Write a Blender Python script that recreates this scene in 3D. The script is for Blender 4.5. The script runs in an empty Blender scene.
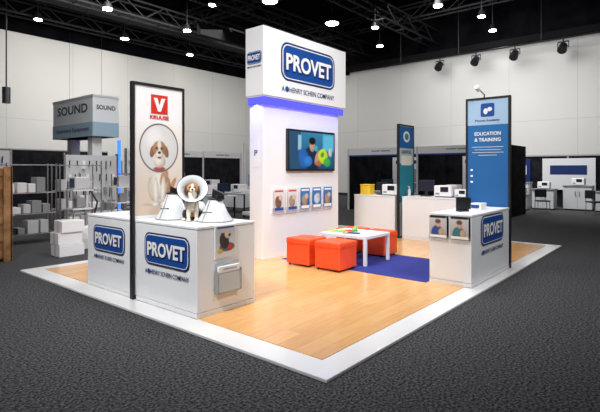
import bpy, bmesh, math, random
import numpy as np
from mathutils import Vector, Matrix
random.seed(4)
sc = bpy.context.scene
sc.view_settings.view_transform = 'Standard'
sc.view_settings.look = 'None'
COL = sc.collection

# ------------------------------------------------------------ materials
def mat(name, col, rough=0.5, metal=0.0, emit=0.0, ecol=None, coat=0.0, alpha=1.0, trans=0.0, spec=None):
    m = bpy.data.materials.new(name); m.use_nodes = True
    b = m.node_tree.nodes['Principled BSDF']
    b.inputs['Base Color'].default_value = (*col, 1)
    b.inputs['Roughness'].default_value = rough
    b.inputs['Metallic'].default_value = metal
    b.inputs['Coat Weight'].default_value = coat
    b.inputs['Alpha'].default_value = alpha
    b.inputs['Transmission Weight'].default_value = trans
    if spec is not None: b.inputs['Specular IOR Level'].default_value = spec
    if emit:
        b.inputs['Emission Color'].default_value = (*(ecol or col), 1)
        b.inputs['Emission Strength'].default_value = emit
    return m

def noisy(m, c1, c2, scale, detail=4, lo=0.35, hi=0.65, bump=0.0, bscale=None):
    nt = m.node_tree; b = nt.nodes['Principled BSDF']
    tc = nt.nodes.new('ShaderNodeTexCoord'); n = nt.nodes.new('ShaderNodeTexNoise')
    n.inputs['Scale'].default_value = scale; n.inputs['Detail'].default_value = detail
    r = nt.nodes.new('ShaderNodeValToRGB')
    r.color_ramp.elements[0].position = lo; r.color_ramp.elements[0].color = (*c1, 1)
    r.color_ramp.elements[1].position = hi; r.color_ramp.elements[1].color = (*c2, 1)
    nt.links.new(tc.outputs['Object'], n.inputs['Vector'])
    nt.links.new(n.outputs['Fac'], r.inputs['Fac']); nt.links.new(r.outputs['Color'], b.inputs['Base Color'])
    if bump:
        bp = nt.nodes.new('ShaderNodeBump'); bp.inputs['Strength'].default_value = bump
        bp.inputs['Distance'].default_value = 0.01
        nt.links.new(n.outputs['Fac'], bp.inputs['Height']); nt.links.new(bp.outputs['Normal'], b.inputs['Normal'])
    return m

M = {}
M['carpet'] = noisy(mat('carpet', (.05,.05,.055), .95, spec=.12), (.012,.012,.014), (.125,.125,.132), 48, 9, .38, .68, .45)
M['white'] = mat('white_laminate', (.78,.79,.81), .35)
M['whitegloss'] = mat('white_border', (.80,.80,.81), .25, coat=.3)
M['black'] = mat('black_frame', (.010,.010,.012), .4)
M['blackm'] = mat('black_matte', (.006,.006,.007), .9, spec=.1)
M['drape'] = noisy(mat('black_drape', (.01,.01,.012), .95, spec=.1), (.006,.006,.008), (.016,.016,.02), 3)
M['ceil'] = noisy(mat('ceiling_black', (.01,.01,.01), .95, spec=.0), (.002,.002,.003), (.006,.006,.007), 1.0)
M['steel'] = mat('dark_steel', (.014,.014,.016), .7, .0, spec=.2)
M['duct'] = mat('duct_grey', (.010,.010,.011), .8, .0, spec=.2)
M['chrome'] = mat('chrome', (.6,.6,.62), .25, 1)
M['grey'] = mat('grey_plastic', (.26,.27,.28), .5)
M['lgrey'] = mat('light_grey', (.55,.56,.58), .5)
M['orange'] = noisy(mat('orange_vinyl', (.85,.08,.02), .42), (.80,.072,.014), (.88,.090,.020), 6)
M['navy'] = mat('logo_navy', (.005,.018,.10), .4)
M['blue'] = mat('logo_blue', (.006,.06,.28), .4)
M['bannerblue'] = mat('banner_blue', (.004,.11,.34), .45)
M['carpetblue'] = noisy(mat('blue_carpet', (.015,.03,.3), .9), (.008,.014,.15), (.015,.026,.24), 60, 5, .35, .65, .3)
M['red'] = mat('logo_red', (.60,.025,.018), .4)
M['teal'] = mat('teal', (.02,.22,.30), .45)
M['yellow'] = mat('yellow', (.85,.55,.03), .4)
M['green'] = mat('green', (.1,.5,.08), .5)
M['tan'] = mat('dog_tan', (.45,.22,.08), .8)
M['brown'] = mat('dog_brown', (.13,.05,.02), .8)
M['cream'] = mat('dog_white', (.74,.68,.58), .8)
M['wooden'] = noisy(mat('crate_wood', (.3,.15,.06), .7), (.2,.09,.03), (.42,.22,.09), 5)
M['cone'] = mat('cone_plastic', (.66,.68,.71), .25, trans=.1)
M['paper'] = mat('paper_white', (.80,.80,.81), .5)
M['skin'] = mat('print_skin', (.7,.4,.28), .6)
M['acrylic'] = mat('acrylic', (.6,.66,.7), .1, alpha=.35)
M['lamp'] = mat('lamp_emit', (1,1,1), .5, emit=60, ecol=(1,.95,.88))
M['violet'] = mat('violet_led', (.0,.0,.0), .8, emit=1.0, ecol=(.15,.15,1.3), spec=0)
M['blueled'] = mat('blue_led', (.0,.0,.0), .5, emit=2.5, ecol=(.03,.16,1))
M['scr_dark'] = mat('screen_dark', (0,0,0), .3, emit=.5, ecol=(.01,.02,.05))
M['scr_blue'] = mat('screen_blue', (0,0,0), .3, emit=.5, ecol=(.03,.16,.45))

# hall wall: painted panels
m = mat('hall_wall', (.5,.5,.49), .85, spec=.2); M['wall'] = m
nt = m.node_tree; b = nt.nodes['Principled BSDF']
tc = nt.nodes.new('ShaderNodeTexCoord'); br = nt.nodes.new('ShaderNodeTexBrick')
sx = nt.nodes.new('ShaderNodeSeparateXYZ'); ad = nt.nodes.new('ShaderNodeMath'); ad.operation='ADD'
cx = nt.nodes.new('ShaderNodeCombineXYZ')
nt.links.new(tc.outputs['Object'], sx.inputs[0]); nt.links.new(sx.outputs[0], ad.inputs[0]); nt.links.new(sx.outputs[1], ad.inputs[1])
nt.links.new(ad.outputs[0], cx.inputs[0]); nt.links.new(sx.outputs[2], cx.inputs[1]); nt.links.new(cx.outputs[0], br.inputs['Vector'])
br.offset = 0; br.inputs['Scale'].default_value = 1; br.inputs['Brick Width'].default_value = 3; br.inputs['Row Height'].default_value = 4
br.inputs['Mortar Size'].default_value = .018
br.inputs['Color1'].default_value = (.52,.515,.50,1); br.inputs['Color2'].default_value = (.54,.535,.52,1); br.inputs['Mortar'].default_value = (.45,.445,.43,1)
nt.links.new(br.outputs['Color'], b.inputs['Base Color'])

# wood planks
m = mat('wood_floor', (.7,.42,.18), .24, coat=.2); M['wood'] = m
nt = m.node_tree; b = nt.nodes['Principled BSDF']
tc = nt.nodes.new('ShaderNodeTexCoord'); br = nt.nodes.new('ShaderNodeTexBrick')
br.inputs['Scale'].default_value = 1; br.inputs['Brick Width'].default_value = 1.25; br.inputs['Row Height'].default_value = .19
br.inputs['Mortar Size'].default_value = .002
br.inputs['Color1'].default_value = (.66,.35,.12,1); br.inputs['Color2'].default_value = (.74,.41,.155,1); br.inputs['Mortar'].default_value = (.46,.22,.07,1)
mp = nt.nodes.new('ShaderNodeMapping'); mp.inputs['Scale'].default_value = (1.2, 14, 1)
n = nt.nodes.new('ShaderNodeTexNoise'); n.inputs['Scale'].default_value = 2.5; n.inputs['Detail'].default_value = 6
mx = nt.nodes.new('ShaderNodeMixRGB'); mx.blend_type = 'OVERLAY'; mx.inputs[0].default_value = .30
nt.links.new(tc.outputs['Object'], br.inputs['Vector']); nt.links.new(tc.outputs['Object'], mp.inputs[0]); nt.links.new(mp.outputs[0], n.inputs['Vector'])
nt.links.new(br.outputs['Color'], mx.inputs[1]); nt.links.new(n.outputs['Fac'], mx.inputs[2]); nt.links.new(mx.outputs[0], b.inputs['Base Color'])

# printed picture material: colour comes from the artwork stored on the sheet's vertices
def print_mat(name, emit=0.0):
    m = mat(name, (1,1,1), .5); nt = m.node_tree; b = nt.nodes['Principled BSDF']
    a = nt.nodes.new('ShaderNodeAttribute'); a.attribute_name='art'
    if emit:
        b.inputs['Base Color'].default_value=(0,0,0,1)
        nt.links.new(a.outputs['Color'], b.inputs['Emission Color']); b.inputs['Emission Strength'].default_value=emit; b.inputs['Roughness'].default_value=.25
    else: nt.links.new(a.outputs['Color'], b.inputs['Base Color'])
    return m
M['print']=print_mat('printed_artwork'); M['screenart']=print_mat('screen_artwork',1.4)

# ------------------------------------------------------------ builders
def empty(name, loc=(0,0,0), rz=0):
    e = bpy.data.objects.new(name, None); e.empty_display_size = .1
    e.location = loc; e.rotation_euler = (0,0,rz); COL.objects.link(e); return e

def link(name, me, parent, mats, smooth=False):
    o = bpy.data.objects.new(name, me); COL.objects.link(o)
    if parent: o.parent = parent
    for mm in (mats if isinstance(mats, (list,tuple)) else [mats]): me.materials.append(mm)
    if smooth:
        for p in me.polygons: p.use_smooth = True
    return o

def box(name, parent, x0,x1,y0,y1,z0,z1, m, bev=0.0, segs=2):
    bm = bmesh.new(); bmesh.ops.create_cube(bm, size=1)
    for v in bm.verts:
        v.co = Vector(((x0+x1)/2+v.co.x*(x1-x0), (y0+y1)/2+v.co.y*(y1-y0), (z0+z1)/2+v.co.z*(z1-z0)))
    if bev: bmesh.ops.bevel(bm, geom=bm.edges[:], offset=bev, segments=segs, profile=.5, affect='EDGES')
    me = bpy.data.meshes.new(name); bm.to_mesh(me); bm.free()
    return link(name, me, parent, m)

def boxes(name, parent, lst, m):
    bm = bmesh.new()
    for (x0,x1,y0,y1,z0,z1) in lst:
        r = bmesh.ops.create_cube(bm, size=1)
        for v in r['verts']:
            v.co = Vector(((x0+x1)/2+v.co.x*(x1-x0), (y0+y1)/2+v.co.y*(y1-y0), (z0+z1)/2+v.co.z*(z1-z0)))
    me = bpy.data.meshes.new(name); bm.to_mesh(me); bm.free()
    return link(name, me, parent, m)

def addseg(bm, p, q, r, r2=None, n=8):
    p=Vector(p); q=Vector(q); d=q-p; L=d.length
    if L<1e-6: return
    M4 = Matrix.Translation((p+q)/2) @ d.to_track_quat('Z','Y').to_matrix().to_4x4()
    bmesh.ops.create_cone(bm, cap_ends=True, segments=n, radius1=r, radius2=(r if r2 is None else r2), depth=L, matrix=M4)

def tubes(name, parent, segs, m, n=8):
    bm = bmesh.new()
    for s in segs: addseg(bm, s[0], s[1], s[2], s[3] if len(s)>3 else None, n)
    me = bpy.data.meshes.new(name); bm.to_mesh(me); bm.free()
    return link(name, me, parent, m)

def FACE(kind, o):
    ax = {'-x':((0,-1,0),(-1,0,0)), '-y':((1,0,0),(0,-1,0)), '+x':((0,1,0),(1,0,0)), '+y':((-1,0,0),(0,1,0)), '+z':((1,0,0),(0,0,1))}[kind]
    r=Vector(ax[0]); nn=Vector(ax[1]); u = nn.cross(r)
    m4 = Matrix.Identity(4)
    for i in range(3): m4[i][0]=r[i]; m4[i][1]=u[i]; m4[i][2]=nn[i]; m4[i][3]=o[i]
    return m4

def flat(name, parent, F, pts, h, m, t=.003):
    bm = bmesh.new()
    a = [bm.verts.new(F @ Vector((x,y,h))) for x,y in pts]; c = [bm.verts.new(F @ Vector((x,y,h-t))) for x,y in pts]
    bm.faces.new(a); bm.faces.new(c[::-1])
    k=len(pts)
    for i in range(k): bm.faces.new((a[i],c[i],c[(i+1)%k],a[(i+1)%k]))
    bmesh.ops.recalc_face_normals(bm, faces=bm.faces[:])
    me = bpy.data.meshes.new(name); bm.to_mesh(me); bm.free()
    return link(name, me, parent, m)

def rect(cx,cy,w,h): return [(cx-w/2,cy-h/2),(cx+w/2,cy-h/2),(cx+w/2,cy+h/2),(cx-w/2,cy+h/2)]
def rrect(cx,cy,w,h,r,n=6):
    P=[]
    for qx,qy,a0 in ((1,1,0),(-1,1,90),(-1,-1,180),(1,-1,270)):
        for i in range(n+1):
            a=math.radians(a0+90*i/n); P.append((cx+qx*(w/2-r)+r*math.cos(a), cy+qy*(h/2-r)+r*math.sin(a)))
    return P
def ell(cx,cy,rx,ry,rot=0,n=28):
    c,s=math.cos(math.radians(rot)),math.sin(math.radians(rot)); P=[]
    for i in range(n):
        a=2*math.pi*i/n; x=rx*math.cos(a); y=ry*math.sin(a); P.append((cx+x*c-y*s, cy+x*s+y*c))
    return P

def art(name, parent, F, cx, cy, w, h, nx, ny, bg, layers, lift=.004, m=None, seed=1):
    """printed picture: grid sheet with vertex colours composed from soft shaded shapes.
    layer = (kind, x, y, rx, ry, rot, colour, shade, soft, fur)"""
    rng=np.random.RandomState(seed)
    xs=np.linspace(cx-w/2,cx+w/2,nx); ys=np.linspace(cy-h/2,cy+h/2,ny); X,Y=np.meshgrid(xs,ys)
    C=np.zeros((ny,nx,3)); t=((Y-ys[0])/h)[...,None]
    C[:]=np.array(bg[0])*(1-t)+np.array(bg[1])*t
    for (k,x,y,rx,ry,rot,c,sh,soft,fur) in layers:
        a=math.radians(rot); dx=X-x; dy=Y-y; u=(dx*math.cos(a)+dy*math.sin(a))/rx; v=(-dx*math.sin(a)+dy*math.cos(a))/ry
        if k=='e': r=np.sqrt(u*u+v*v)
        elif k=='r': r=np.maximum(abs(u),abs(v))
        elif k=='o': r=np.abs(np.sqrt(u*u+v*v)-1)*min(rx,ry)/.009
        n=rng.rand(ny,nx)*fur
        al=np.clip((1+n*.25-r)/max(soft,1e-3)+.5,0,1)
        s=np.ones_like(r)
        if k=='e' and sh: s=1-sh*(np.clip(.35*u-.35*v,-1,1)*.6+.5*np.clip(r,0,1)**2)
        s=s*(1-fur*.6*(rng.rand(ny,nx)-.5))
        cc=np.array(c)[None,None,:]*s[...,None]
        C=C*(1-al[...,None])+cc*al[...,None]
    V=[tuple(F@Vector((float(X[j,i]),float(Y[j,i]),lift))) for j in range(ny) for i in range(nx)]
    Fc=[(j*nx+i,j*nx+i+1,(j+1)*nx+i+1,(j+1)*nx+i) for j in range(ny-1) for i in range(nx-1)]
    me=bpy.data.meshes.new(name); me.from_pydata(V,[],Fc)
    at=me.color_attributes.new('art','FLOAT_COLOR','POINT')
    buf=np.ones((ny*nx,4),dtype=np.float32); buf[:,:3]=np.clip(C,0,1).reshape(-1,3); at.data.foreach_set('color',buf.ravel())
    return link(name,me,parent,m or M['print'])

def text(name, parent, F, s, cx, cy, w, h, m, lift=.006, bold=.02):
    cu = bpy.data.curves.new(name,'FONT'); cu.body=s; cu.offset=bold; cu.extrude=.001; cu.resolution_u=3
    o = bpy.data.objects.new('tmp_txt',cu); COL.objects.link(o)
    bpy.context.view_layer.update()
    me = bpy.data.meshes.new_from_object(o.evaluated_get(bpy.context.evaluated_depsgraph_get()))
    bpy.data.objects.remove(o); bpy.data.curves.remove(cu)
    xs=[v.co.x for v in me.vertices]; ys=[v.co.y for v in me.vertices]
    x0,x1,y0,y1=min(xs),max(xs),min(ys),max(ys)
    for v in me.vertices:
        v.co = F @ Vector((cx+(v.co.x-(x0+x1)/2)*w/(x1-x0), cy+(v.co.y-(y0+y1)/2)*h/(y1-y0), lift + v.co.z*.5))
    me.name = name; me.materials.clear()
    return link(name, me, parent, m)

def logo(parent, F, cx, cy, w, sub=True, ratio=.43):
    h=w*ratio
    flat('logo_outer',parent,F,rrect(cx,cy,w,h,h*.26),.004,M['navy'])
    flat('logo_line',parent,F,rrect(cx,cy,w*.955,h*.895,h*.22),.006,M['paper'])
    flat('logo_inner',parent,F,rrect(cx,cy,w*.93,h*.84,h*.19),.008,M['blue'])
    text('logo_text_shadow',parent,F,'PROVET',cx+w*.008,cy-h*.02,w*.88,h*.50,M['navy'],.010,.07)
    text('logo_text',parent,F,'PROVET',cx,cy,w*.84,h*.44,M['paper'],.013,.03)
    if sub:
        text('logo_subtext',parent,F,'A    HENRY SCHEIN COMPANY',cx,cy-h*.72,w*.98,h*.14,M['navy'],.004,.012)
        flat('logo_dot',parent,F,ell(cx-w*.40,cy-h*.72,h*.075,h*.075),.005,M['blue'])

def revolve(name, parent, prof, m, n=32, Mx=None):
    bm=bmesh.new(); rings=[]
    for r,z in prof:
        rings.append([bm.verts.new((r*math.cos(2*math.pi*i/n), r*math.sin(2*math.pi*i/n), z)) for i in range(n)])
    for a,c in zip(rings[:-1],rings[1:]):
        for i in range(n):
            j=(i+1)%n; bm.faces.new((a[i],a[j],c[j],c[i]))
    if Mx: bmesh.ops.transform(bm, matrix=Mx, verts=bm.verts[:])
    me=bpy.data.meshes.new(name); bm.to_mesh(me); bm.free()
    return link(name,me,parent,m,True)

def fused(name, parent, parts, mats, voxel=.008):
    bm=bmesh.new()
    for c,r,mi in parts:
        bmesh.ops.create_uvsphere(bm,u_segments=20,v_segments=14,radius=1,matrix=Matrix.Translation(c)@Matrix.Diagonal((*r,1)))
    me=bpy.data.meshes.new(name+'_src'); bm.to_mesh(me); bm.free()
    o=bpy.data.objects.new('tmp',me); COL.objects.link(o)
    md=o.modifiers.new('r','REMESH'); md.mode='VOXEL'; md.voxel_size=voxel
    sm=o.modifiers.new('s','SMOOTH'); sm.iterations=4; sm.factor=.5
    bpy.context.view_layer.update()
    me2=bpy.data.meshes.new_from_object(o.evaluated_get(bpy.context.evaluated_depsgraph_get())); bpy.data.objects.remove(o)
    me2.name=name; me2.materials.clear()
    ob=link(name,me2,parent,mats,True)
    for p in me2.polygons:
        best=9e9
        for c,r,mi in parts:
            d=p.center-Vector(c); k=math.sqrt((d.x/r[0])**2+(d.y/r[1])**2+(d.z/r[2])**2)
            if k<best: best=k; p.material_index=mi
    return ob

# ------------------------------------------------------------ hall shell
box('floor',None,-14,22,-14,22,-.1,0,M['carpet'])
box('wall_north',None,-14,22.2,22,22.2,0,8,M['wall'])
box('wall_east',None,22,22.2,-14,22,0,8,M['wall'])
w=empty('trim_upper'); box('band_n',w,-14,22.2,22.02,22.2,8,10.5,M['ceil']); box('band_e',w,22.02,22.2,-14,22,8,10.5,M['ceil'])
box('ceiling',None,-14,22.2,-14,22.2,10.5,10.7,M['ceil'])
w=empty('baseboard_north'); box('board',w,-14,22,21.95,22,0,.15,M['black'])
w=empty('baseboard_east'); box('board',w,21.95,22,-14,21.9,0,.15,M['black'])

def truss(ax, c, z, a0, a1, hw=.3):
    e=empty('roof_truss'); S=[]
    P=lambda a,o,zz: (a,c+o,zz) if ax=='x' else (c+o,a,zz)
    for o in (-hw,hw):
        for zz in (z,z+.7): S.append((P(a0,o,zz),P(a1,o,zz),.05))
        a=a0; k=0
        while a<a1-1:
            S.append((P(a,o,z if k else z+.7),P(a+1,o,z+.7 if k else z),.028)); a+=1; k=1-k
    a=a0
    while a<=a1: S.append((P(a,-hw,z),P(a,hw,z),.03)); a+=2
    tubes('lattice',e,S,M['steel'],5)
for c in (8.9,13.2,17.3,20.9): truss('x',c,8.5,-2,21.9)
for c in (12.6,19.3): truss('y',c,9.3,-8,21.9,.25)
e=empty('air_duct'); tubes('duct_pipe',e,[((2,18.6,8.9),(21.9,18.6,8.9),.3)],M['duct'],20)
tubes('duct_collars',e,[((a,18.6,8.9),(a+.12,18.6,8.9),.33) for a in range(3,22,2)],M['duct'],20)
e=empty('catwalk_beam'); box('beam',e,10.2,21.9,14.55,14.8,7.6,8.1,M['blackm'])
tubes('rails',e,[((10.2,14.67,8.5),(21.9,14.67,8.5),.04)]+[((a,14.67,8.1),(a,14.67,8.5),.03) for a in range(11,22,2)],M['steel'])
box('beam_low',e,21.4,21.9,-8,14.5,7.75,8.05,M['blackm'])

hall=[(10.7,10.8,1.5),(14.6,10.6,1.5),(7.0,16.6,1),(5.7,20.3,.8),(9.8,20.2,1),(11,16.6,.9),(14,20.4,.9),(14.2,15.8,.8),(16.4,9.4,.8),
      (19.4,10.9,.8),(15.5,5.9,.9),(18,5,.8),(20.4,5.3,.8),(2.5,20.6,.8),(18,16.6,.7),(9.5,12.9,.7),(18.2,1.0,.8),(3.4,16.6,.8)]
for x,y,k in hall:
    e=empty('high_bay_light',(x,y,8.3))
    tubes('housing',e,[((0,0,.02),(0,0,.3),.24*k,.12*k),((0,0,.3),(0,0,2.18),.02)],M['black'],16)
    tubes('lens',e,[((0,0,-.01),(0,0,.018),.19*k)],M['lamp'],16)
e=empty('lighting_bar'); tubes('bar',e,[((21,-2,7.55),(21,11,7.55),.04)]+[((21,t,7.55),(21,t,10.48),.02) for t in (-1,3.3,7.2,10.5)],M['black'])
for t in (8.2,6.3,4.45,2.4,.2):
    e=empty('stage_spotlight',(21,t,7.5))
    tubes('can',e,[((.05,0,-.28),(-.25,0,-.55),.17,.2)],M['black'],14)
    tubes('yoke',e,[((0,0,.0),(0,0,-.12),.03),((0,-.22,-.12),(0,.22,-.12),.03),((0,-.22,-.12),(0,-.22,-.4),.02),((0,.22,-.12),(0,.22,-.4),.02)],M['black'])

# ------------------------------------------------------------ booth platform
e=empty('booth_floor')
box('white_border',e,0,8.15,0,6,0,.03,M['whitegloss'],.006)
box('wood_deck',e,.27,7.9,.25,5.75,.03,.036,M['wood'])
box('blue_rug_inlay',e,3.3,4.95,.75,3.45,.036,.042,M['carpetblue'])
G=.036

def counter(x0,x1,y0,y1):
    e=empty('display_counter',(x0,y0,0)); W=x1-x0; D=y1-y0
    box('plinth',e,.03,W-.03,.03,D-.03,G,.09,M['lgrey'])
    box('body',e,.006,W-.006,.006,D-.006,.09,.965,M['white'],.004)
    box('top',e,0,W,0,D,.97,1.0,M['white'],.005)
    box('skirt',e,0.004,W-.004,0.004,D-.004,G,.085,M['white'],.002)
    return e
c1=counter(.25,1.10,1.88,3.07); c2=counter(.25,1.10,3.17,4.30)
logo(c1,FACE('-x',(0,.595,0)),.04,.69,.86)
logo(c2,FACE('-x',(0,.565,0)),.02,.70,.80)
cR=counter(3.40,5.06,.15,.75)
logo(cR,FACE('-y',(.85,0,0)),.0,.75,.98)
cB1=counter(6.88,7.6,3.18,4.3); cB2=counter(6.88,7.6,1.5,3.0)

def banner(loc, ang, W=.76, H=2.68):
    e=empty('banner_stand',loc,ang)   # local: runs +x, front faces -y
    box('post_near',e,0,.035,-.03,.03,G,H,M['black'],.003); box('post_far',e,W-.035,W,-.03,.03,G,H,M['black'],.003)
    box('rail_top',e,.035,W-.035,-.03,.03,H-.035,H,M['black']); box('rail_bottom',e,.035,W-.035,-.03,.03,G,.08,M['black'])
    return e
def armlamp(e, x, H, L=.32):
    tubes('lamp_arm',e,[((x,0,H),(x,0,H+.05),.012),((x,0,H+.05),(x,-L,H+.12),.009)],M['chrome'])
    tubes('lamp_head',e,[((x,-L-.05,H+.13),(x,-L+.05,H+.09),.035)],M['white'],12)

# dog-in-cone banner
b1=banner((.22,3.12,0),0)
box('panel',b1,.035,.725,-.02,.02,.08,2.645,M['paper']); F=FACE('-y',(.38,-.02,0))
WH=(.72,.67,.60); TN=(.46,.25,.12); BR=(.28,.13,.055); CR=(.62,.50,.38); BK=(.012,.010,.010)
dog=[('e',0,1.17,.22,.025,0,(.42,.34,.28),0,.6,0),
 ('e',.19,1.40,.028,.11,-30,TN,.5,.2,.5),
 ('e',-.09,1.36,.070,.15,8,CR,.6,.15,.4),('e',.09,1.36,.070,.15,-8,TN,.6,.15,.4),
 ('e',-.105,1.19,.05,.028,0,CR,.4,.2,.3),('e',.105,1.19,.05,.028,0,CR,.4,.2,.3),
 ('e',0,1.44,.115,.20,0,WH,.65,.12,.35),('e',.07,1.50,.05,.11,-15,TN,.5,.4,.5),
 ('e',-.05,1.33,.035,.18,2,WH,.6,.15,.3),('e',.055,1.33,.035,.18,-2,WH,.7,.15,.3),
 ('e',-.055,1.165,.045,.027,0,WH,.5,.2,.2),('e',.06,1.165,.045,.027,0,WH,.5,.2,.2),
 ('e',0,1.70,.17,.14,0,(.60,.59,.58),.3,.1,0),('e',0,1.88,.27,.29,0,(.66,.655,.65),.14,.03,0),('e',-.08,2.0,.11,.13,20,(.76,.76,.76),0,.9,0),
 ('e',0,1.615,.085,.028,0,(.42,.06,.05),.3,.3,0),
 ('e',0,1.71,.085,.08,0,WH,.7,.25,.35),
 ('e',-.098,1.835,.034,.075,-14,BR,.5,.25,.4),('e',.098,1.835,.034,.075,14,BR,.6,.25,.4),
 ('e',0,1.875,.090,.092,0,TN,.7,.14,.35),('e',0,1.91,.026,.08,0,WH,.2,.6,.3),
 ('e',-.04,1.875,.025,.02,0,BR,.2,.8,.2),('e',.04,1.875,.025,.02,0,BR,.2,.8,.2),
 ('e',0,1.795,.055,.055,0,WH,.6,.25,.2),('e',0,1.758,.026,.012,0,(.25,.07,.06),.2,.4,0),
 ('e',0,1.82,.023,.017,0,BK,0,.25,0),('e',-.038,1.877,.012,.012,0,BK,0,.25,0),('e',.038,1.877,.012,.012,0,BK,0,.25,0),
 ('o',0,1.88,.275,.30,0,(.12,.12,.13),0,.5,0)]
art('dog_photo',b1,F,0,1.62,.69,1.16,150,240,((.56,.43,.33),(.80,.78,.76)),dog,.002)
flat('logo_red_square',b1,F,rect(0,2.43,.24,.24),.004,M['red'])
flat('logo_v',b1,F,[(-.085,2.51),(-.03,2.51),(0,2.42),(.03,2.51),(.085,2.51),(.02,2.34),(-.02,2.34)],.006,M['paper'])
text('brand_text',b1,F,'KRUUSE',0,2.265,.27,.05,M['red'],.004,.03)

# education banner
b2=banner((5.11,.86,0),-math.pi/2,.72,2.8)
box('panel',b2,.035,.685,-.02,.02,.08,2.765,M['bannerblue']); F=FACE('-y',(.36,-.02,0))
art('sky_print',b2,F,0,1.42,.65,2.66,8,60,((.003,.07,.25),(.008,.14,.38)),[],.001)
flat('top_panel',b2,F,rect(0,2.555,.65,.42),.003,mat('print_paleblue',(.34,.50,.68),.5))
flat('badge',b2,F,rrect(0,2.59,.22,.22,.03),.005,M['blue'])
flat('badge_cat',b2,F,ell(-.03,2.57,.035,.05),.007,M['paper']); flat('badge_dog',b2,F,ell(.035,2.60,.04,.035,20),.007,M['paper'])
text('badge_text',b2,F,'Provet Academy',0,2.415,.40,.045,M['navy'],.006)
text('title_a',b2,F,'EDUCATION',0,2.20,.42,.06,M['paper'],.006,.02); text('title_b',b2,F,'& TRAINING',0,2.10,.42,.06,M['paper'],.006,.02)
for i,wd in enumerate((.5,.42,.5,.3)): flat('copy_%d'%i,b2,F,rect(0,1.98-i*.045,wd,.010),.004,M['lgrey'])
for z in (1.60,1.50,1.40): flat('mark_%.1f'%z,b2,F,rect(-.26,z,.04,.03),.004,M['paper'])
armlamp(b2,.3,2.8)

# rear banner
b3=banner((6.86,3.09,0),0,.76,2.66)
box('panel',b3,.035,.725,-.02,.02,.08,2.625,mat('print_grey',(.45,.52,.55),.5)); F=FACE('-y',(.38,-.02,0))
flat('band_top',b3,F,rect(0,2.36,.69,.5),.003,M['bannerblue']); flat('band',b3,F,rect(0,1.30,.69,.9),.003,M['teal']); flat('round_logo',b3,F,ell(0,2.38,.16,.13),.005,M['paper']); flat('round_core',b3,F,ell(0,2.38,.1,.08),.007,M['teal'])
text('word',b3,F,'DENTAL',0,2.02,.5,.08,M['navy'],.006); flat('photo',b3,F,rect(0,1.82,.5,.22),.006,M['cream'])

# ------------------------------------------------------------ tower
t=empty('branded_tower')
box('column',t,3.0,5.25,3.62,3.95,G,2.87,M['white'],.005)
box('header_base',t,2.93,5.36,3.54,3.94,2.87,2.89,M['white'])
box('header',t,2.91,5.38,3.52,3.96,2.89,4.08,M['white'],.006)
box('led_strip_front',t,2.95,5.32,3.54,3.60,2.74,2.868,M['violet']); box('led_strip_side',t,2.94,2.985,3.56,3.93,2.74,2.868,M['violet'])
F=FACE('-y',(4.145,3.52,0)); logo(t,F,.02,3.56,1.62)
F=FACE('-x',(2.91,3.74,0)); logo(t,F,0,3.55,.36,ratio=.6)
flat('side_plaque',t,FACE('-x',(3.0,3.785,0)),rrect(0,1.9,.14,.5,.02),.004,M['paper'])
text('side_text',t,FACE('-x',(3.0,3.785,0)),'P',0,1.9,.08,.1,M['blue'],.006)

tv=empty('wall_television',(4.32,3.62,0))
box('bezel',tv,-.73,.73,-.06,0,1.58,2.36,M['black'],.01); F=FACE('-y',(0,-.06,0))
art('screen',tv,F,0,1.97,1.38,.70,180,92,((.008,.05,.12),(.03,.16,.28)),[
 ('r',-.52,1.97,.16,.36,0,(.02,.06,.12),0,.1,0),('r',-.40,2.12,.05,.14,0,(.22,.38,.48),0,.2,0),('r',.50,2.14,.18,.16,0,(.08,.34,.48),0,.3,0),
 ('e',-.06,1.80,.27,.24,0,(.008,.02,.05),.4,.2,.2),('e',-.02,2.06,.085,.11,0,(.42,.24,.17),.6,.2,0),('e',-.02,2.16,.10,.07,0,(.01,.008,.008),0,.3,.3),
 ('e',-.28,1.82,.15,.2,20,(.02,.10,.32),.5,.3,0),('e',-.15,1.77,.13,.10,0,(.03,.15,.45),.5,.2,0),('e',.14,1.84,.07,.15,-25,(.40,.22,.15),.5,.3,0),
 ('e',.10,2.02,.06,.06,0,(.03,.3,.34),.3,.3,0),('e',.32,1.87,.155,.15,0,(.42,.55,.02),.5,.1,0),('e',.30,1.90,.06,.05,30,(.05,.22,.05),.2,.5,0),
 ('e',.46,1.75,.12,.09,0,(.04,.30,.06),.5,.2,0),('e',.18,1.72,.08,.05,0,(.35,.10,.04),.4,.3,0),('e',.56,1.95,.06,.09,0,(.4,.42,.4),.4,.3,0)],.002,M['screenart'])

for i,(x,k) in enumerate(((3.37,0),(3.74,1),(4.11,2),(4.47,3),(4.83,2))):
    h=empty('leaflet_holder',(x,3.615,0)); F=FACE('-y',(0,0,0))
    box('backplate',h,-.155,.155,-.012,0,.84,1.28,M['paper']); box('pocket',h,-.155,.155,-.035,-.012,.82,.92,M['acrylic'])
    bg=((.50,.50,.52),(.70,.70,.70)) if k<2 else ((.01,.06,.22),(.04,.2,.5))
    L=[('e',-.02,1.02,.08,.11,10,(.20,.09,.05) if k==0 else (.38,.26,.17),.5,.2,.3),('e',.04,1.10,.05,.05,0,(.6,.5,.4),.5,.2,.2),('r',0,1.22,.11,.018,0,(.6,.04,.03) if k<2 else (.85,.85,.85),0,.1,0),('r',0,.90,.12,.03,0,(.02,.06,.3) if k<2 else (.8,.8,.8),0,.1,0)]
    if k==3: L[0]=('e',0,1.04,.09,.10,0,(.5,.65,.75),.3,.2,0)
    art('cover',h,F,0,1.06,.27,.40,28,40,bg,L,.037)

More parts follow.
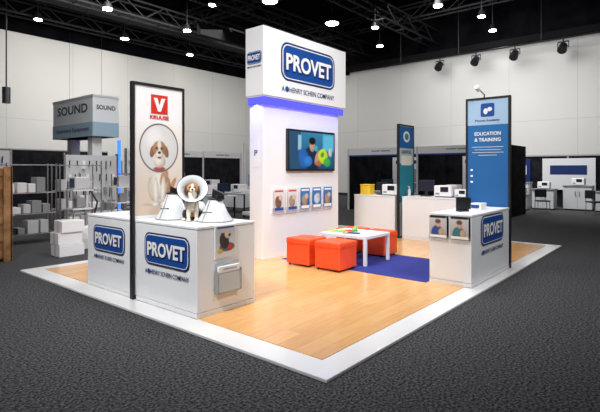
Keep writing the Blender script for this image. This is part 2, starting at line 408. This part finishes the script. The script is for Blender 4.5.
# ------------------------------------------------------------ seating
def ottoman(x,y,s=.46,rz=0):
    e=empty('cube_ottoman',(x+s/2,y+s/2,0),rz); k=s/2
    box('base',e,-k+.006,k-.006,-k+.006,k-.006,G+.03,.40,M['orange'],.018,3)
    box('cushion',e,-k,k,-k,k,.395,.485,M['orange'],.025,4)
    tubes('piping',e,[((-k+.01,-k,.397),(k-.01,-k,.397),.005),((-k,-k+.01,.397),(-k,k-.01,.397),.005),((k,-k+.01,.397),(k,k-.01,.397),.005)],M['orange'])
    for i,(a,c) in enumerate(((-1,-1),(1,-1),(-1,1),(1,1))): tubes('foot_%d'%i,e,[((a*(k-.05),c*(k-.05),G),(a*(k-.05),c*(k-.05),G+.04),.02)],M['black'])
ottoman(3.00,2.00,.49); ottoman(3.0,2.60,.49); ottoman(4.52,2.10,.49); ottoman(4.52,2.68,.49)
e=empty('coffee_table',(3.66,1.95,0))
box('top',e,0,.78,0,.92,.47,.52,M['white'],.004)
for i,(a,c) in enumerate(((.0,.0),(.73,.0),(.0,.87),(.73,.87))): box('leg_%d'%i,e,a,a+.05,c,c+.05,.042,.47,M['white'],.002)
for (x,y,rz,cc) in ((3.85,2.35,.3,'navy'),(4.1,2.55,-.2,'red'),(4.2,2.2,.5,'paper'),(3.9,2.7,.1,'green')):
    e=empty('magazine',(x,y,.52),rz); box('pages',e,-.105,.105,-.148,.148,0.001,.010,M['paper']); box('cover',e,-.106,.106,-.149,.149,.010,.012,M[cc])
    box('cover_strip',e,-.09,.09,.08,.12,.012,.013,M['yellow'])
e=empty('plush_toy',(4.05,2.42,.533)); fused('toy_body',e,[((0,0,.035),(.05,.04,.035),0),((.05,0,.06),(.028,.026,.026),0),((-.05,0,.03),(.02,.02,.02),0),((.03,.03,.012),(.015,.015,.015),0),((.03,-.03,.012),(.015,.015,.015),0)],[M['green']],.005)

# ------------------------------------------------------------ things on the near counters
def cone_display(x,y,r=.21,h=.30,rz=0):
    e=empty('pet_recovery_cone',(x,y,1.0),rz)
    o=revolve('cone_shell',e,[(r,.003),(r*.99,.012),(r*.72,h*.36),(r*.36,h)],M['cone'],40); md=o.modifiers.new('s','SOLIDIFY'); md.thickness=.004
    revolve('cone_rim',e,[(r,.0),(r+.007,.006),(r,.014)],M['grey'],40)
    revolve('neck_trim',e,[(r*.36,h-.01),(r*.42,h),(r*.36,h+.015),(r*.30,h)],M['black'],30)
    tubes('seam',e,[((-r*.99,-.02,.012),(-r*.38,-.01,h),.004)],M['grey'])
    tubes('snap_straps',e,[((-r*.60,-.09,h*.45),(-r*.72,.05,h*.42),.005)],M['black'])
    return e
c=cone_display(.60,2.80,.21,.31)
tubes('black_collar',c,[((0,0,.30),(.03,-.02,.37),.05,.085)],M['black'],20); box('collar_flap',c,-.02,.11,-.10,-.03,.31,.38,M['black'],.012)
c=cone_display(.76,2.20,.21,.26)
tubes('black_collar',c,[((0,0,.25),(.03,-.03,.35),.045,.08)],M['black'],20); box('collar_flap',c,-.05,.06,-.10,-.04,.25,.31,M['black'],.012)
c=cone_display(.86,2.66,.18,.22)

d=empty('plush_beagle',(.64,2.47,1.0),math.radians(-38))
P=[((0,.01,.17),(.075,.08,.14),1),((0,.06,.09),(.10,.10,.08),2),((0,-.04,.19),(.05,.055,.10),0),((0,-.02,.30),(.05,.055,.075),0),
   ((0,-.035,.385),(.062,.066,.055),1),((0,-.068,.395),(.018,.04,.045),0),((0,-.105,.362),(.032,.048,.028),0),
   ((-.066,-.02,.355),(.016,.034,.06),3),((.066,-.02,.355),(.016,.034,.06),3),
   ((-.045,-.085,.11),(.026,.028,.11),0),((.045,-.085,.11),(.026,.028,.11),0),((-.045,-.11,.018),(.028,.045,.018),0),((.045,-.11,.018),(.028,.045,.018),0),
   ((-.085,.03,.07),(.038,.075,.06),2),((.085,.03,.07),(.038,.075,.06),2),((-.10,-.05,.018),(.026,.05,.018),0),((.10,-.05,.018),(.026,.05,.018),0),
   ((.0,.16,.06),(.02,.05,.02),2),((.03,.20,.09),(.016,.02,.035),0)]
fused('body',d,P,[M['cream'],M['tan'],M['black'],M['brown']],.006)
bm=bmesh.new()
for c,r in (((0,-.152,.372),.013),((-.03,-.092,.398),.009),((.03,-.092,.398),.009)): bmesh.ops.create_uvsphere(bm,u_segments=12,v_segments=8,radius=r,matrix=Matrix.Translation(c))
me=bpy.data.meshes.new('nose_and_eyes'); bm.to_mesh(me); bm.free(); link('nose_and_eyes',me,d,M['black'],True)
Mx=Matrix.Translation((0,.0,.315))@Matrix.Rotation(math.radians(62),4,'X')
o=revolve('cone_collar',d,[(.062,0),(.12,.075),(.175,.15)],M['cone'],36,Mx); md=o.modifiers.new('s','SOLIDIFY'); md.thickness=.003
revolve('cone_collar_rim',d,[(.172,.147),(.181,.150),(.176,.156)],M['black'],36,Mx)
revolve('cone_neck_strap',d,[(.060,-.008),(.067,0),(.064,.01)],M['brown'],30,Mx)

for (x,y,rz) in ((.55,3.45,.2),(.8,3.9,-.3)):
    e=empty('leaflet_stack',(x,y,1.0),rz); box('stack',e,-.1,.1,-.14,.14,0,.03,M['paper'],.002); box('cover',e,-.1,.1,-.14,.14,.03,.032,M['grey'])

# printed card + acrylic holder on the near end panel
e=empty('counter_poster',(.63,1.878,0)); F=FACE('-y',(0,0,0))
box('board',e,-.15,.15,-.012,0,.63,.99,M['paper'])
art('print',e,F,0,.81,.28,.34,40,50,((.66,.66,.66),(.40,.45,.50)),[('e',.02,.75,.11,.05,0,(.12,.12,.13),.4,.2,0),('e',-.02,.82,.065,.085,15,(.03,.025,.03),.4,.15,.3),('e',.03,.89,.045,.045,0,(.62,.50,.38),.5,.2,.3),('e',.055,.88,.02,.015,0,(.05,.03,.03),0,.3,0),('e',-.05,.86,.02,.05,10,(.05,.03,.03),0,.3,.2),('e',.07,.74,.035,.035,0,(.6,.03,.03),.5,.15,0),('e',-.08,.71,.04,.025,0,(.7,.45,.05),.5,.2,0),('r',0,.965,.12,.010,0,(.03,.06,.2),0,.1,0)],.014)
e=empty('brochure_holder',(.66,1.878,0)); F=FACE('-y',(0,0,0))
box('back',e,-.17,.17,-.006,0,.26,.58,M['acrylic']); box('front',e,-.17,.17,-.055,-.05,.26,.48,M['acrylic']); box('shelf',e,-.17,.17,-.055,0,.255,.262,M['grey'])
boxes('sides',e,[(-.173,-.168,-.055,0,.26,.50),(.168,.173,-.055,0,.26,.50),(-.173,.173,-.056,-.052,.475,.482)],M['grey']); box('brochures',e,-.15,.15,-.045,-.01,.263,.545,M['paper'],.002)
text('word',e,FACE('-y',(0,-.05,0)),'catalogue',0,.515,.2,.03,M['grey'],.0)

# leaflet holders on the right-hand counter (faces the aisle)
for i,(y,mm) in enumerate(((.60,'navy'),(.30,'teal'))):
    e=empty('leaflet_holder',(3.395,y,0)); F=FACE('-x',(0,0,0))
    box('back',e,-.01,0,-.135,.135,.66,.965,M['black']); box('pocket',e,-.035,-.01,-.135,.135,.64,.70,M['acrylic'])
    art('cover',e,F,0,.82,.25,.30,30,36,((.3,.32,.35),(.55,.56,.58)),[('e',-.01,.74,.085,.10,0,(.02,.06,.25) if i==0 else (.03,.16,.2),.5,.15,0),('e',.005,.86,.035,.045,0,(.6,.36,.26),.4,.2,0),('e',0,.895,.04,.03,0,(.12,.05,.03),.2,.3,.2),('e',.05,.75,.04,.05,0,(.5,.35,.2),.5,.2,.3),('r',0,.955,.12,.018,0,(.01,.01,.02),0,.1,0),('r',0,.69,.12,.016,0,(.8,.8,.8),0,.1,0)],.037)
e=empty('tablet_stand',(3.9,.45,1.0),-.5); box('tablet',e,-.13,.13,-.01,.01,.03,.2,M['black'],.006); box('foot',e,-.08,.08,-.03,.07,0,.03,M['black'],.004)
e=empty('leaflet_box',(4.35,.4,1.0)); box('box_body',e,-.12,.12,-.09,.09,0,.10,M['paper'],.004); box('label',e,-.122,-.12,-.06,.06,.03,.08,M['blue'])

# things on the rear counters
e=empty('sharps_bin',(7.1,4.05,1.0)); box('bin',e,-.13,.13,-.13,.13,0,.22,M['yellow'],.02); box('lid',e,-.135,.135,-.135,.135,.22,.25,M['yellow'],.01)
def analyser(x,y,z=1.0,s=1,name='bench_analyser'):
    e=empty(name,(x,y,z)); box('case',e,-.17*s,.17*s,-.2*s,.2*s,0.02,.26*s,M['paper'],.02); box('display',e,-.175*s,-.165*s,-.13*s,.05*s,.12*s,.23*s,M['scr_dark'],.003)
    box('slot',e,-.175*s,-.165*s,.07*s,.16*s,.06*s,.10*s,M['grey']); box('foot',e,-.15*s,.15*s,-.18*s,.18*s,0.001,.03,M['black']); 
analyser(7.15,3.38); analyser(7.2,2.1); analyser(7.2,1.72,1,.7)
def monitor(x,y,z=1.0,rz=0,s=1):
    e=empty('desktop_monitor',(x,y,z),rz); box('panel',e,-.02,.02,-.27*s,.27*s,.12,.12+.36*s,M['black'],.006); box('screen',e,-.023,-.02,-.25*s,.25*s,.14,.10+.36*s,M['scr_dark'])
    box('neck',e,0,.03,-.03,.03,.02,.2,M['black']); box('base',e,-.09,.11,-.12,.12,0,.02,M['black'],.005)
monitor(7.25,2.58,1.0,.2,.7); monitor(7.25,3.74,1,.1,.5)
e=empty('pump_dispenser',(7.05,2.9,1.0)); tubes('bottle',e,[((0,0,0),(0,0,.16),.035),((0,0,.16),(0,0,.22),.012),((0,0,.22),(-.06,0,.22),.01)],M['lgrey'],14)

# ------------------------------------------------------------ neighbouring stands
def shell(name, x0,x1,y0,y1, openf, H=2.45, bays=3, wallm='drape', label='EXHIBITOR', lm='navy'):
    e=empty(name); wm=M[wallm]
    if openf=='-x':
        box('back_wall',e,x1-.05,x1,y0,y1,0,H,wm); ys=[y0+(y1-y0)*i/bays for i in range(bays+1)]
        for i,y in enumerate(ys): box('divider_%d'%i,e,x0,x1-.05,y-.02,y+.02,0,H,wm); box('post_%d'%i,e,x0-.03,x0+.02,y-.03,y+.03,0,H,M['lgrey'])
        for i in range(bays):
            box('fascia_%d'%i,e,x0-.02,x0+.02,ys[i]+.03,ys[i+1]-.03,H-.28,H,M['white']); box('fascia_edge_%d'%i,e,x0-.03,x0-.02,ys[i]+.03,ys[i+1]-.03,H-.31,H-.26,M['blue'])
            text('fascia_text_%d'%i,e,FACE('-x',(x0-.02,(ys[i]+ys[i+1])/2,0)),label,0,H-.12,.8,.08,M[lm],.004)
    else:
        box('back_wall',e,x0,x1,y1-.05,y1,0,H,wm); xs=[x0+(x1-x0)*i/bays for i in range(bays+1)]
        for i,x in enumerate(xs): box('divider_%d'%i,e,x-.02,x+.02,y0,y1-.05,0,H,wm); box('post_%d'%i,e,x-.03,x+.03,y0-.03,y0+.02,0,H,M['lgrey'])
        for i in range(bays):
            box('fascia_%d'%i,e,xs[i]+.03,xs[i+1]-.03,y0-.02,y0+.02,H-.28,H,M['white'])
            text('fascia_text_%d'%i,e,FACE('-y',((xs[i]+xs[i+1])/2,y0-.02,0)),label,0,H-.14,.8,.08,M[lm],.004)
    return e
shell('exhibition_stand',13,15.6,2.6,8.6,'-x',2.45,2,'drape','imaging systems')
shell('exhibition_stand',8.4,13,15,17.5,'-y',2.45,2,'drape','animal care')
def poster(kind,o,w,h,z,bg,acc,nm='wall_poster'):
    e=empty(nm,o); F=FACE(kind,(0,0,0)); flat('sheet',e,F,rect(0,z,w,h),.02,M[bg],.018); flat('picture',e,F,ell(0,z-.05*h,w*.32,h*.25),.023,M[acc]); flat('heading',e,F,rect(0,z+h*.36,w*.8,h*.1),.023,M['navy'])
poster('-x',(15.55,4.4,0),1.0,1.5,1.4,'paper','grey'); poster('-x',(15.55,7.2,0),1.6,1.5,1.4,'paper','grey'); poster('-x',(15.55,6.1,0),.5,1.2,1.4,'lgrey','teal')
poster('-y',(9.4,17.45,0),1.0,1.6,1.4,'paper','grey'); poster('-y',(11.6,17.45,0),1.2,1.6,1.4,'paper','skin')
# white exhibitor wall left of tower
e=empty('poster_wall'); box('panel',e,10.9,12.6,12.5,12.58,0,2.75,M['white'],.01); F=FACE('-y',(11.75,12.5,0))
art('photo',e,F,0,1.75,1.5,1.6,50,50,((.55,.57,.6),(.7,.72,.75)),[('e',.1,1.3,.42,.4,0,(.75,.75,.76),.3,.1,0),('e',.1,1.8,.2,.26,0,(.5,.3,.22),.4,.15,0),('e',.1,1.98,.22,.15,0,(.08,.04,.02),.2,.3,.2)],.004)
def table(x,y,w=1.8,d=.7,h=.75,nm='trestle_table',cloth='white'):
    e=empty(nm,(x,y,0)); box('top',e,-d/2,d/2,-w/2,w/2,h-.04,h,M[cloth],.005)
    boxes('legs',e,[(a*(d/2-.05)-.02,a*(d/2-.05)+.02,c*(w/2-.08)-.02,c*(w/2-.08)+.02,0,h-.04) for a in (-1,1) for c in (-1,1)],M['steel'])
    box('modesty_panel',e,-d/2+.04,-d/2+.06,-w/2+.1,w/2-.1,.2,h-.04,M[cloth])
table(14,4.2,1.8); analyser(14,4.65,.75,1.2); analyser(14,3.8,.75,1.3); table(14,7.0,2.2); monitor(14,7.4,.75,0,1); analyser(14,6.4,.75,1.4)
table(9.3,15.8,1.6,.8); analyser(9.3,16.1,.75,1.2); monitor(9.3,15.4,.75,.8,.8); table(11.6,15.8,1.8,.8); analyser(11.6,15.5,.75,1.5)

# right side: low black partition in front of the east wall, with white equipment
e=empty('partition_wall'); box('drape_run',e,20,20.08,-8,11,0,2.2,M['drape'])
boxes('posts',e,[(19.95,20.0,y,y+.06,0,2.2) for y in range(-8,12,2)],M['grey']); box('top_rail',e,19.95,20.1,-8,11,2.2,2.26,M['grey'])
for (y,w2,mm) in ((4.0,1.0,'navy'),(2.0,2.0,'lgrey')):
    e=empty('display_panel',(19.9,y,0)); box('board',e,-.02,.03,-w2/2,w2/2,.75,2.1,M[mm]); box('feet',e,-.15,.03,-w2/2,w2/2,0,.06,M['steel']); boxes('uprights',e,[(-.01,.02,-w2/2+.05,-w2/2+.1,.06,.76),(-.01,.02,w2/2-.1,w2/2-.05,.06,.76)],M['steel'])
    flat('graphic',e,FACE('-x',(-.02,0,0)),rect(0,1.6,w2*.7,.4),.004,M['lgrey' if mm=='navy' else 'navy'])
for (x,y,w2,h) in ((18.5,3.6,.9,1.05),(18.2,2.55,.8,.8),(18.6,1.4,1.0,.95),(18.3,.2,1.1,.75),(18.0,4.7,.7,1.15),(17.2,3.2,.6,.6)):
    e=empty('equipment_cabinet',(x,y,0)); box('cabinet',e,-.3,.3,-w2/2,w2/2,.05,h,M['lgrey'],.02); box('worktop',e,-.33,.33,-w2/2-.02,w2/2+.02,h,h+.04,M['grey'],.005); box('kick',e,-.27,.27,-w2/2+.03,w2/2-.03,0,.05,M['black'])
    boxes('doors_gap',e,[(-.303,-.299,-.005,.005,.1,h-.05)],M['grey']); boxes('handles',e,[(-.33,-.31,-.08,-.06,h*.6,h*.8),(-.33,-.31,.06,.08,h*.6,h*.8)],M['chrome'])
    analyser(x,y,h+.04,1.1)
def chair(x,y,rz,mm='black'):
    e=empty('visitor_chair',(x,y,0),rz); box('seat',e,-.22,.22,-.22,.22,.43,.48,M[mm],.02); box('backrest',e,.20,.24,-.21,.21,.58,.88,M[mm],.015)
    tubes('frame',e,[((a,c,0),(a*.9,c,.44),.012) for a in (-.2,.2) for c in (-.2,.2)]+[((.22,c,.44),(.24,c,.85),.012) for c in (-.17,.17)],M['chrome'])
chair(16.8,.6,2.5); chair(17.3,-.4,1.0); chair(16.3,2.2,.5); chair(9.6,7.2,2.0)

# ------------------------------------------------------------ left background
e=empty('hanging_sign_box')
box('cube',e,3.93,4.75,11.63,14.4,2.62,3.85,mat('sign_grey',(.70,.75,.80),.5),.01)
box('bottom_band',e,3.92,4.76,11.62,14.41,2.62,3.05,mat('sign_band',(.32,.46,.58),.5)); box('top_band',e,3.92,4.76,11.62,14.41,3.80,3.87,M['lgrey'])
F=FACE('-x',(3.93,13.0,0)); text('sign_text',e,F,'SOUND',0,3.50,2.1,.28,M['black'],.006,.02)
text('sign_sub2',e,FACE('-x',(3.92,13.0,0)),'Veterinary Equipment',0,2.84,2.3,.17,M['navy'],.006,.01)
text('sign_text_side',e,FACE('-y',(4.34,11.63,0)),'SOUND',0,3.5,.6,.14,M['black'],.006,.02)
box('column',e,4.0,4.3,11.8,12.1,0,2.62,M['white'],.01); box('column_far',e,4.35,4.65,14.0,14.3,0,2.62,M['white'],.01)
tubes('hanging_wires',e,[((4.34,11.9,3.86),(4.34,11.9,10.48),.004),((4.34,14.1,3.86),(4.34,14.1,10.48),.004)],M['steel'])
box('led_post',e,4.95,5.03,12.0,12.08,0,2.55,M['blueled'])
e=empty('timber_crate'); box('core',e,-1.3,.20,7.15,8.2,.06,1.62,M['wooden'])
boxes('slats',e,[(-1.33,.23,7.12,7.15,z,z+.13) for z in (.06,.36,.66,.96,1.26,1.50)]+[(.20,.23,7.12,8.23,z,z+.13) for z in (.06,.36,.66,.96,1.26,1.50)]+[(.12,.25,7.09,7.12,.0,1.66),(-.6,-.47,7.09,7.12,0,1.66),(.23,.26,7.09,7.22,0,1.66)],M['wooden'])
boxes('skids',e,[(-1.3,.2,7.2,7.3,0,.06),(-1.3,.2,8.0,8.1,0,.06)],M['wooden'])

def wire_shelf(x,y,w,d,h,rz=0):
    e=empty('wire_shelving',(x,y,0),rz); S=[((a,c,0),(a,c,h),.015) for a in (0,w) for c in (0,d)]
    lv=[.2,.65,1.1,h-.04]
    for z in lv:
        S+=[((0,0,z),(w,0,z),.01),((0,d,z),(w,d,z),.01),((0,0,z),(0,d,z),.01),((w,0,z),(w,d,z),.01)]
        k=.08
        while k<w: S.append(((k,0,z),(k,d,z),.004)); k+=.08
    tubes('frame',e,S,M['chrome'],6)
    cols=['paper','lgrey','grey','lgrey','paper','lgrey','black','paper','grey']
    for j,z in enumerate(lv[:-1]):
        a=.05; i=0
        while a<w-.2:
            ww=random.uniform(.12,.25); hh=random.uniform(.14,.34); box('goods_%d_%d'%(j,i),e,a,a+ww,.06,d-.06,z+.012,z+hh,M[random.choice(cols)],.008); a+=ww+random.uniform(.02,.06); i+=1
wire_shelf(.75,8.9,1.0,.45,1.75); wire_shelf(2.0,9.3,1.0,.45,1.75)
for (x,y,z,s) in ((1.15,6.95,0,.46),(1.13,6.97,.22,.44),(1.17,6.93,.44,.42),(1.75,7.5,0,.4),(1.72,7.52,.22,.38)):
    e=empty('carton',(x,y,z)); box('carton_body',e,-s/2,s/2,-s*.4,s*.4,0.0,.215,M['paper'],.006); box('tape',e,-s/2-.001,s/2+.001,-.03,.03,.0,.2165,M['lgrey'])
def pegboard(x0,x1,y,H=2.0,z0=.0):
    e=empty('instrument_display_rack'); box('board',e,x0,x1,y,y+.04,.55,H,M['lgrey']); boxes('uprights',e,[(x0-.05,x0,y-.02,y+.06,0,H+.05),(x1,x1+.05,y-.02,y+.06,0,H+.05)],M['chrome'])
    box('base_shelf',e,x0,x1,y-.35,y+.04,.45,.5,M['white']); S=[]; B=[]
    z=H-.15
    while z>.7:
        x=x0+.1
        while x<x1-.08:
            r=random.random(); L=random.uniform(.12,.28)
            if r<.6: S.append(((x,y-.03,z),(x+random.uniform(-.02,.02),y-.03,z-L),.014))
            else: B.append((x-.04,x+.04,y-.05,y-.005,z-L,z))
            x+=random.uniform(.12,.2)
        z-=.36
    tubes('instruments',e,S,M['steel'],6); h=len(B)//2; boxes('packets',e,B[:h],M['paper']); boxes('packets_dark',e,B[h:],M['grey'])
    boxes('bins',e,[(x0+.05+i*.3,x0+.27+i*.3,y-.32,y-.06,.5,.72) for i in range(int((x1-x0)/.3))],M['grey'])
pegboard(2.6,4.0,10.4); pegboard(4.6,6.1,10.9,2.2); pegboard(.2,1.6,11.3,2.1)
def trolley(x,y,h=1.5):
    e=empty('anaesthesia_trolley',(x,y,0)); tubes('frame',e,[((a,c,.08),(a,c,h),.018) for a in (-.2,.2) for c in (-.15,.15)]+[((-.2,-.15,h),(.2,-.15,h),.018),((0,0,h),(0,0,h+.35),.015)],M['chrome'])
    boxes('shelves',e,[(-.22,.22,-.18,.18,z,z+.03) for z in (.3,.75,1.15)],M['white']); box('monitor_unit',e,-.16,.16,-.14,.14,1.18,1.45,M['lgrey'],.02); box('monitor_face',e,-.165,-.16,-.11,.11,1.22,1.41,M['scr_dark'])
    box('vaporiser',e,-.1,.1,-.1,.1,.78,1.0,M['grey'],.03); tubes('castors',e,[((a-.02,c,.045),(a+.02,c,.045),.045) for a in (-.2,.2) for c in (-.15,.15)],M['black'],14); tubes('hose',e,[((.1,-.1,1.3),(.3,-.2,.9),.02),((.3,-.2,.9),(.2,-.2,.5),.02)],M['black'])
trolley(3.5,9.2); trolley(4.6,9.8,1.6); trolley(1.9,8.1,1.2); trolley(6.9,11.6,1.5)
table(7.6,10.4,1.4,.7); analyser(7.6,10.75,.75,1.2); monitor(7.6,10.0,.75,.4,.8); table(9.4,11.2,1.4,.7); analyser(9.4,11.2,.75,1.2)
# tall equipment towers between the banner and the column
def scanner(x,y,h=1.45):
    e=empty('ultrasound_cart',(x,y,0)); box('base',e,-.28,.28,-.25,.25,.08,.2,M['lgrey'],.03); tubes('castors',e,[((a-.02,c,.045),(a+.02,c,.045),.045) for a in (-.22,.22) for c in (-.2,.2)],M['black'],12)
    box('pillar',e,-.02,.2,-.12,.12,.2,.85,M['paper'],.03); box('console',e,-.33,.15,-.25,.25,.85,.95,M['paper'],.02); box('keys',e,-.30,-.05,-.2,.2,.95,.955,M['grey'])
    box('screen_shell',e,.02,.07,-.24,.24,1.05,h,M['black'],.01); box('screen_face',e,.015,.02,-.22,.22,1.08,h-.03,M['scr_blue']); box('screen_neck',e,.05,.1,-.04,.04,.94,1.1,M['grey'])
scanner(8.3,9.3); scanner(10.3,10.3,1.5); scanner(5.6,9.4,1.4)
e=empty('hung_screen'); box('screen_body',e,-.6,1.0,17.0,17.1,3.0,4.0,M['black'],.02); tubes('rods',e,[((-.3,17.05,4),(-.3,17.05,10.48),.02),((.7,17.05,4),(.7,17.05,10.48),.02)],M['steel'])
e=empty('partition_wall'); box('drape_run',e,-8,8,18.5,18.58,0,2.4,M['drape']); box('rail',e,-8,8,18.48,18.6,2.4,2.45,M['grey'])
e=empty('chain_hoist'); tubes('chain',e,[((4.6,20.8,5.2),(4.6,20.8,10.48),.03)],M['black']); tubes('motor',e,[((4.6,20.8,4.5),(4.6,20.8,5.2),.16)],M['black'],14)

# ------------------------------------------------------------ lighting
def area(name, loc, size, power, col=(1,1,1), target=None, sy=None, spread=None):
    l=bpy.data.lights.new(name,'AREA'); l.energy=power; l.size=size; l.color=col
    if sy: l.shape='RECTANGLE'; l.size_y=sy
    if spread: l.spread=math.radians(spread)
    o=bpy.data.objects.new(name,l); COL.objects.link(o); o.location=loc
    if target: o.rotation_euler=(Vector(target)-Vector(loc)).to_track_quat('-Z','Y').to_euler()
    return o
area('booth_overhead_light',(3.6,2.6,7.2),3.0,175,(1,.99,.97),(3.6,2.8,0),spread=110)
area('booth_front_light',(-3.4,1.0,6.4),1.6,150,(1,.99,.98),(1.6,3.2,1.2),spread=80)
area('booth_right_light',(2.0,-3.5,6.6),1.4,105,(1,.99,.98),(4.2,2.5,1.7),spread=80)
area('hall_wash_north',(8,15,8.0),7,600,(1,.98,.95),(9,22,3.2),sy=3,spread=140)
area('hall_wash_east',(15,6,8.0),7,600,(.98,.98,.98),(22,5,3.2),sy=3,spread=140)
area('hall_wash_corner',(15,15,8.0),5,330,(1,.98,.95),(21,21,3),sy=4,spread=140)
area('hall_general',(8,8,8.2),10,260,(1,.98,.96),(8,8,0),spread=140)
area('left_stand_fill',(2.0,8.0,7.5),2,120,(1,.98,.96),(3.2,11.0,1.5),spread=110)  # added fill to brighten the left stands' pegboards, not a fixture
area('right_stand_light',(14.5,2.0,7.5),2,120,(1,.98,.96),(18.5,2.2,1.0),spread=100)
area('violet_wash',(4.1,3.50,2.73),2.2,5,(.15,.15,1),(4.1,3.62,2.0),sy=.04)
area('violet_wash_side',(2.90,3.78,2.73),.04,9,(.15,.15,1),(3.0,3.78,1.6),sy=.4)

w=bpy.data.worlds.new('world'); sc.world=w; w.use_nodes=True
w.node_tree.nodes['Background'].inputs[0].default_value=(.57,.58,.60,1); w.node_tree.nodes['Background'].inputs[1].default_value=.20

# ------------------------------------------------------------ camera
cd=bpy.data.cameras.new('camera'); cam=bpy.data.objects.new('camera',cd); COL.objects.link(cam)
cd.sensor_width=36; cd.lens=28.14; cd.shift_y=-.06
cam.location=(-2.816,-2.10,1.6); cam.rotation_euler=(math.radians(90),0,math.radians(-50))
sc.camera=cam
